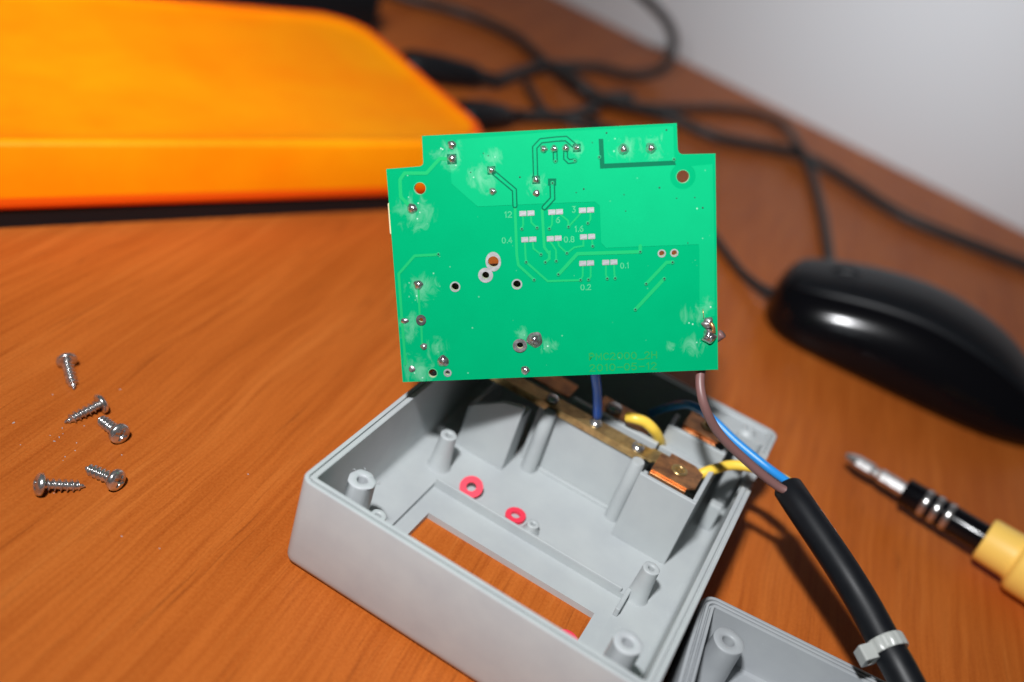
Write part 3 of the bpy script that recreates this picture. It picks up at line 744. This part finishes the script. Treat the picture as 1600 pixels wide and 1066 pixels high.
# ------------------------------------------------------------------ red washers
def washer(p, rot, label, ro=3.1, ri=1.3, h=.9):
    mb = MB(); plate(mb, circ(0, 0, ro, 40), -h/2, h/2, [circ(0, 0, ri, 28)])
    o = bevel(mb.build('red_washer', M['red']), .12); o.location = Vector(p)*S; o.rotation_euler = rot
    autosmooth(o, 35); return tag(o, label, 'washer', 'red fibre washers')
washer(bx(22.0, 48.0, 5.3), (radians(28), 0, YAW), 'red fibre washer leaning on the rib above the window corner')
washer(bx(35.6, 48.6, 4.05), (radians(4), radians(-4), YAW), 'red fibre washer lying flat beside the tiny grey post', 2.7, 1.2)
washer(tp(884, 1001, 0.5), (0, 0, 0), 'red fibre washer on the desk inside the window, mostly hidden by the front wall', 2.9, 1.2)

# ------------------------------------------------------------------ five screws
def shank_mesh():
    mb = MB(); n = 20; m = 110; L = 9.2; rings = []
    for k in range(m + 1):
        s_ = L*k/m; ring = []
        core = 0.92 if s_ < 7.2 else .92*(1 - (s_ - 7.2)/2.0*.9)
        thr = (.62 if s_ > .6 else 0) if s_ < 7.2 else .62*(1 - (s_ - 7.2)/2.0*.95)
        for i in range(n):
            a = 2*pi*i/n; ph = (s_/1.3 - a/(2*pi)) % 1.0
            t_ = max(0, 1 - abs(ph - .5)/.27)
            r = core + thr*t_
            ring.append((r*cos(a), r*sin(a), s_))
        rings.append(ring)
    loft(mb, rings, cap0=True, cap1=True); return mb.mesh('shank', M['steel'])
def head_mesh():
    mb = MB(); n = 72; rings = []
    prof = [(0.9, 0), (2.45, 0), (2.6, -.12), (2.62, -.55)]
    for r, z in prof: rings.append([(r*cos(2*pi*i/n), r*sin(2*pi*i/n), z) for i in range(n)])
    for k in range(1, 23):
        r = 2.62*(1 - k/23); ring = []
        z = -.55 - 1.25*sqrt(max(0, 1 - (r/2.66)**2))
        for i in range(n):
            a = 2*pi*i/n; x, y = r*cos(a), r*sin(a)
            dep = 0
            wd = .42 - .1*r
            if r < 1.55 and (abs(x) < wd or abs(y) < wd): dep = .95*(1 - r/2.4)
            if r < .7: dep = max(dep, .9)
            ring.append((x, y, z + dep))
        rings.append(ring)
    loft(mb, rings, cap1=True)
    mb.f = [list(reversed(f)) for f in mb.f]; return mb.mesh('head', M['steel'])
SH, HD = shank_mesh(), head_mesh()
KS = 4.265
def sz(x, y): return (40 + x/KS, 540 + y/KS)
labels = ['topmost loose screw, its point towards the viewer', 'loose screw second from the top, its point to the left', 'loose screw in the middle, slotted head to the lower right',
          'lowest left loose screw, its point to the right', 'lowest right loose screw, its slotted head to the right']
for (h, t_, spin), lab in zip([((276,112), (318,272), .3), ((490,398), (318,488), .9), ((617,585), (492,482), .5), ((112,930), (342,940), .2), ((592,896), (404,812), .75)], labels):
    A = tp(*sz(*h), 2.4); Bq = tp(*sz(*t_), .8)
    ax = (Bq - A); ax.z = 0; ax.normalize()
    s_ = empty('screw', (A.x, A.y, 0)); tag(s_, 'small pan head screw, ' + lab, 'screw', 'loose screws on the desk')
    dirn = (ax*cos(radians(13)) + Vector((0, 0, -sin(radians(13))))).normalized()
    qt = dirn.to_track_quat('Z', 'Y')
    for nm, me in (('head', HD), ('shank', SH)):
        o = link(me, nm, s_); o.rotation_mode = 'QUATERNION'
        o.rotation_quaternion = qt @ Vector((0, 0, 1)).rotation_difference(Vector((0, 0, 1))); o.location = Vector((0, 0, 2.62))*S
        o.rotation_quaternion = qt @ Matrix.Rotation(spin, 3, 'Z').to_quaternion()

mb = MB()                                        # shavings and dust left on the desk by the screws
rc_ = random.Random(3)
for k in range(20):
    if k < 16: px, py = rc_.gauss(105, 45), rc_.gauss(705, 40)
    else: px, py = rc_.uniform(20, 430), rc_.uniform(560, 1040)
    p = tp(px, py, 0); a = rc_.uniform(0, 6.3); l = rc_.uniform(.08, .34); wq = rc_.uniform(.05, .13)
    dx, dy = cos(a), sin(a)
    b = [(p.x - dx*l - dy*wq, p.y - dy*l + dx*wq), (p.x - dx*l*.6 + dy*wq, p.y - dy*l - dx*wq), (p.x + dx*l, p.y + dy*l), (p.x + dx*l*.2 - dy*wq*1.4, p.y + dy*l*.3 + dx*wq*1.4)]
    cx_, cy_ = sum(q[0] for q in b)/4, sum(q[1] for q in b)/4
    b.sort(key=lambda q: atan2(q[1] - cy_, q[0] - cx_))
    plate(mb, b, .01, .05 + rc_.uniform(0, .12))
tag(mb.build('plastic_crumbs', M['boss']), 'tiny pale plastic crumbs scattered on the desk around the screws', None, None, 'stuff')

# ------------------------------------------------------------------ screwdriver
SA, SB = tp(1321, 711, 8.0), tp(1565, 858, 10.5)
sd = (SB - SA).normalized(); q = sd.to_track_quat('Z', 'Y')
drv = bpy.data.objects.new('screwdriver', None); COL.objects.link(drv)
drv.location = SA*S; drv.rotation_mode = 'QUATERNION'; drv.rotation_quaternion = q
tag(drv, 'screwdriver with amber handle, black ringed ferrule and steel bit at the right edge', 'screwdriver')
def along(px, py, z=8.5): return (tp(px, py, z) - SA).dot(sd)
e_bit, e_y, e_h = along(1412, 767), along(1537, 841), along(1588, 870)
mb = MB(); n6 = 6
def hexring(r, z, n=6): return [(r*cos(2*pi*i/n), r*sin(2*pi*i/n), z) for i in range(n)]
loft(mb, [hexring(.8, 0), hexring(1.5, 1.6), hexring(2.3, 4.2), hexring(2.35, 9.4), hexring(1.8, 10.2), hexring(1.8, 11.4), hexring(2.45, 12.2), hexring(2.45, e_bit + 2)], cap0=True, cap1=True, smooth=False)
bevel(mb.build('bit', M['steel'], drv), .25)
mb = MB(); lathe(mb, [(2.6, e_bit), (4.1, e_bit + .02), (4.35, e_bit + .6), (4.35, e_y + 3)], 40, cap0=True, cap1=True); autosmooth(mb.build('ferrule', M['gloss'], drv), 40)
rm = MB(); lathe(rm, [(4.3, -1.0), (4.55, -.75), (4.6, 0), (4.55, .75), (4.3, 1.0)], 40); rme = rm.mesh('ring', M['steel'])
for x, y in ((1446,787), (1463,797), (1481,807)): link(rme, 'ring', drv, None, (0, 0, along(x, y)))
mb = MB(); lathe(mb, [(5.0, e_y - .2), (6.6, e_y - .1), (7.0, e_y + .6), (7.2, e_h - 1.2), (7.6, e_h - .2), (9.2, e_h + .3), (10.0, e_h + 1.4), (10.3, e_h + 12), (10.3, e_h + 60), (9, e_h + 72), (5, e_h + 76)], 48, cap0=True, cap1=True)
autosmooth(mb.build('handle', M['handle'], drv), 40)

# ------------------------------------------------------------------ mouse
MA = radians(-15); mc = Vector((154, 352, 0))
mouse = empty('computer_mouse', mc, MA)
tag(mouse, 'glossy black corded computer mouse lying right of the green board', 'mouse')
def mouse_ring(tl, seg):
    x = -61 + 121*tl; q_ = 2*tl - 1
    wv = 29.5*max(0.0, 1 - abs(q_)**(9 if q_ < 0 else 3.4))**.5*(.95 + .05*sin(pi*tl)) + .6
    top = (19.5 + 15*sin(pi*min(1, max(0, tl*.98 + .02)))**1.0 - 10*max(0, tl - .45)**1.4)
    e_ = min(1, tl/.06); top = 8 + (top - 8)*(1 - (1 - e_)**2.6)**.5
    e_ = min(1, (1 - tl)/.32); top = 6 + (top - 6)*(1 - (1 - e_)**2.3)**.5
    ring = []
    for i in range(seg):
        a = 2*pi*i/seg; ca, sa = cos(a), sin(a)
        y = wv*(abs(ca)**.75)*(1 if ca >= 0 else -1)
        z = 4 + (top - 4)*(abs(sa)**.85) if sa >= 0 else 4 - 3.4*(abs(sa)**.5)
        if sa < 0: y *= .96
        ring.append((x, y, z))
    return ring
mb = MB(); NT = 40
loft(mb, [mouse_ring(.5 - .5*cos(pi*k/NT), 48) for k in range(NT + 1)], cap0=True, cap1=True)
mb.build('body', M['gloss'], mouse)
# upper cover, a thin satin skin over the top with the two buttons
mb = MB(); rings = []
for k in range(NT + 1):
    r = mouse_ring(.015 + .93*(k/NT), 48)
    up = [r[i] for i in range(7, 18)]
    rings.append([(x, y*1.0, z + .12) for x, y, z in up])
vs = [p for r in rings for p in r]; m_ = len(rings[0]); fs = []
for kk in range(NT):
    for i in range(m_ - 1): fs.append((kk*m_ + i, kk*m_ + i + 1, (kk+1)*m_ + i + 1, (kk+1)*m_ + i))
mb.add(vs, [tuple(reversed(f)) for f in fs], True)
o = mb.build('top_cover', M['satin'], mouse); so = o.modifiers.new('thickness', 'SOLIDIFY'); so.thickness = .25*S; so.offset = 1
mb = MB(); lathe(mb, [(3, -3.2), (9, -3.2), (10, -2), (10, 2), (9, 3.2), (3, 3.2)], 36, cap0=True, cap1=True)
wh = mb.build('scroll_wheel', M['black'], mouse); wh.rotation_euler = (radians(90), 0, 0); wh.location = Vector((-36, 0, 20.5))*S
md = lambda p: Matrix.Rotation(-MA, 3, 'Z') @ (Vector(p) - mc)
pth = [md(mc + Matrix.Rotation(MA, 3, 'Z') @ Vector((-52, 0, 7))), md(tp(1203, 458, 6)), md(tp(1165, 432, 3)), md(tp(1138, 400, 2.2)), md(tp(1108, 360, 2.2)), md(tp(1060, 300, 2.2)), md(tp(1010, 262, 2.2)), md(tp(960, 225, 2.2)), md(tp(925, 180, 3))]
mb = MB(); tube(mb, spline(pth, 8), lambda t: 2.1 if t > .16 else 3.0 - 4*t, 12); mb.build('cord', M['cable'], mouse)

# ------------------------------------------------------------------ orange tray
ex = Vector((-.708, -.706, 0)); eyv = Vector((-.706, .708, 0)); c0 = Vector((-28.3, 366.3, 0))
# local X runs back along the right hand edge, local Y runs left along the front
TA = atan2(eyv.y, eyv.x)
tray = empty('orange_tray', c0, TA); tag(tray, 'shallow bright orange plastic tray with rounded corners on a black base', 'tray')
TW, TL, TH = 135, 330, 30.5
mb = MB(); pr = [(9, 6.4), (5, 6.5), (2.4, 6.9), (1.0, 8.0), (.4, 9.8), (.2, 12.0), (.1, 13.5), (0, TH - 2.4), (.2, TH - 1.4), (.9, TH - .5), (1.8, TH), (2.8, TH), (4.4, TH - .5), (6.4, TH - 1.6), (9.5, TH - 2.3), (15, TH - 2.6), (30, TH - 3.4), (52, TH - 3.8)]
rings = [[(x, y, z) for x, y in rrect(i_, i_, TW - i_, TL - i_, max(24 - i_*.75, 3), 12)] for i_, z in pr]
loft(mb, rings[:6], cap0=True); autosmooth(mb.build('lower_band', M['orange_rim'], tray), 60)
mb = MB(); loft(mb, rings[5:9]); autosmooth(mb.build('shell', M['orange'], tray), 60)
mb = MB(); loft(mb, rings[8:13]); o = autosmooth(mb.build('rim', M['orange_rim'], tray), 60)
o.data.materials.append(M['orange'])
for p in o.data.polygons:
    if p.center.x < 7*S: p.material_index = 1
mb = MB(); loft(mb, rings[12:], cap1=True); autosmooth(mb.build('tray_floor', M['orange'], tray), 60)
mb = MB(); plate(mb, rrect(3, 3, TW - 3, TL - 3, 18, 10), 0, 6.35); mb.build('base', M['satin'], tray)

# ------------------------------------------------------------------ background leads and plugs
def lead(name, pts, rad, label, cat='cable', m='cable'):
    mb = MB(); tube(mb, spline([tp(*p) for p in pts], 8), rad, 12)
    return tag(mb.build(name, M[m]), label, cat, 'black leads along the wall')
lead('looped_lead', [(770,128,6), (802,116,6), (840,105,6), (877,103,5), (934,106,4), (982,117,4), (1020,113,6), (1044,97,14), (1052,66,26), (1042,34,38), (1012,2,52), (985,-20,62)], 3.2, 'dark lead that curls up in front of the wall in a loop')
lead('thick_lead', [(560,-30,4), (645,0,4), (727,22,4), (802,56,4), (847,94,4.5), (896,127,11), (934,152,8), (1009,173,4), (1057,187,4), (1123,215,4), (1205,231,4), (1247,241,4), (1288,260,4), (1329,285,4), (1391,326,4), (1453,356,4), (1600,413,4), (1700,452,4)], 3.35, 'long black lead running from the tray corner to the right frame edge')
lead('thin_lead', [(880,108,4), (915,135,3.5), (960,160,3.5), (1040,169,3), (1123,169,3), (1185,178,3), (1226,196,4), (1247,227,9), (1267,269,4), (1284,331,3), (1294,393,3), (1299,430,3)], 2.7, 'dark lead that bends down behind the glossy mouse')
lead('short_lead', [(806,180,5), (850,182,4), (895,180,4), (930,166,4), (950,152,5), (985,150,3)], 3.2, 'short black lead from the lower plug into the tangle')
lead('tangled_lead', [(822,130,3.2), (834,150,3.2), (848,172,6), (880,186,3.2), (915,196,3.2), (960,205,3.2)], 2.6, 'thin dark lead crossing the tangle above the green board')
def plug(a, b, ra, label):
    A, B = tp(*a), tp(*b); dd = (B - A); L = dd.length
    o = bpy.data.objects.new('power_plug', None); COL.objects.link(o); o.location = A*S
    o.rotation_mode = 'QUATERNION'; o.rotation_quaternion = dd.to_track_quat('X', 'Z')
    tag(o, label, 'plug', 'black plugs beside the tray')
    mb = MB(); pr = []
    for k in range(15):
        t_ = k/14; f = min(1, .72 + t_*3) if t_ < .1 else 1 - .25*max(0, t_ - .55)/.45
        if t_ > .96: f *= .8
        pr.append([(t_*L*.78, ra*f*1.15*(abs(cos(x))**.7)*(1 if cos(x) > 0 else -1), ra*f*.9*(abs(sin(x))**.7)*(1 if sin(x) > 0 else -1)) for x in [2*pi*i/28 for i in range(28)]])
    loft(mb, pr, cap0=True, cap1=True); mb.build('body', M['black'], o)
    mb = MB(); pr = []
    for k in range(9):
        for t_, r in ((k/9, .42), (k/9 + .03, .52), (k/9 + .08, .52)):
            pr.append([(L*(.77 + .24*t_), ra*r*(1 - .35*t_)*cos(x), ra*r*(1 - .35*t_)*sin(x)) for x in [2*pi*i/16 for i in range(16)]])
    loft(mb, pr, cap0=True, cap1=True); mb.build('strain_relief', M['black'], o)
    return o
plug((628, 98, 8), (784, 126, 7), 7.6, 'long black plug lying beyond the tray corner, upper of two')
plug((716, 180, 7.5), (812, 180, 6), 7.2, 'black plug half hidden by the orange tray, lower of two')
# dark power adapter behind the tray
pa = tp(470, 14, 18)
ad = empty('power_adapter', (pa.x - 22, pa.y + 24, 0), TA); tag(ad, 'black power adapter behind the far edge of the orange tray', 'adapter')
mb = MB(); r_ = [[(x, y, z) for x, y in rrect(-22 + i_, -52 + i_, 22 - i_, 60 - i_, 5, 5)] for i_, z in ((1.5, 0), (0, 2), (0, 25), (.6, 27), (2.2, 28))]
loft(mb, r_, cap0=True, cap1=True); autosmooth(mb.build('case', M['satin'], ad), 40)
mb = MB(); plate(mb, rrect(-12, -30, 12, 34, 2), 28.0, 28.3); mb.build('rating_label', M['cable'], ad)
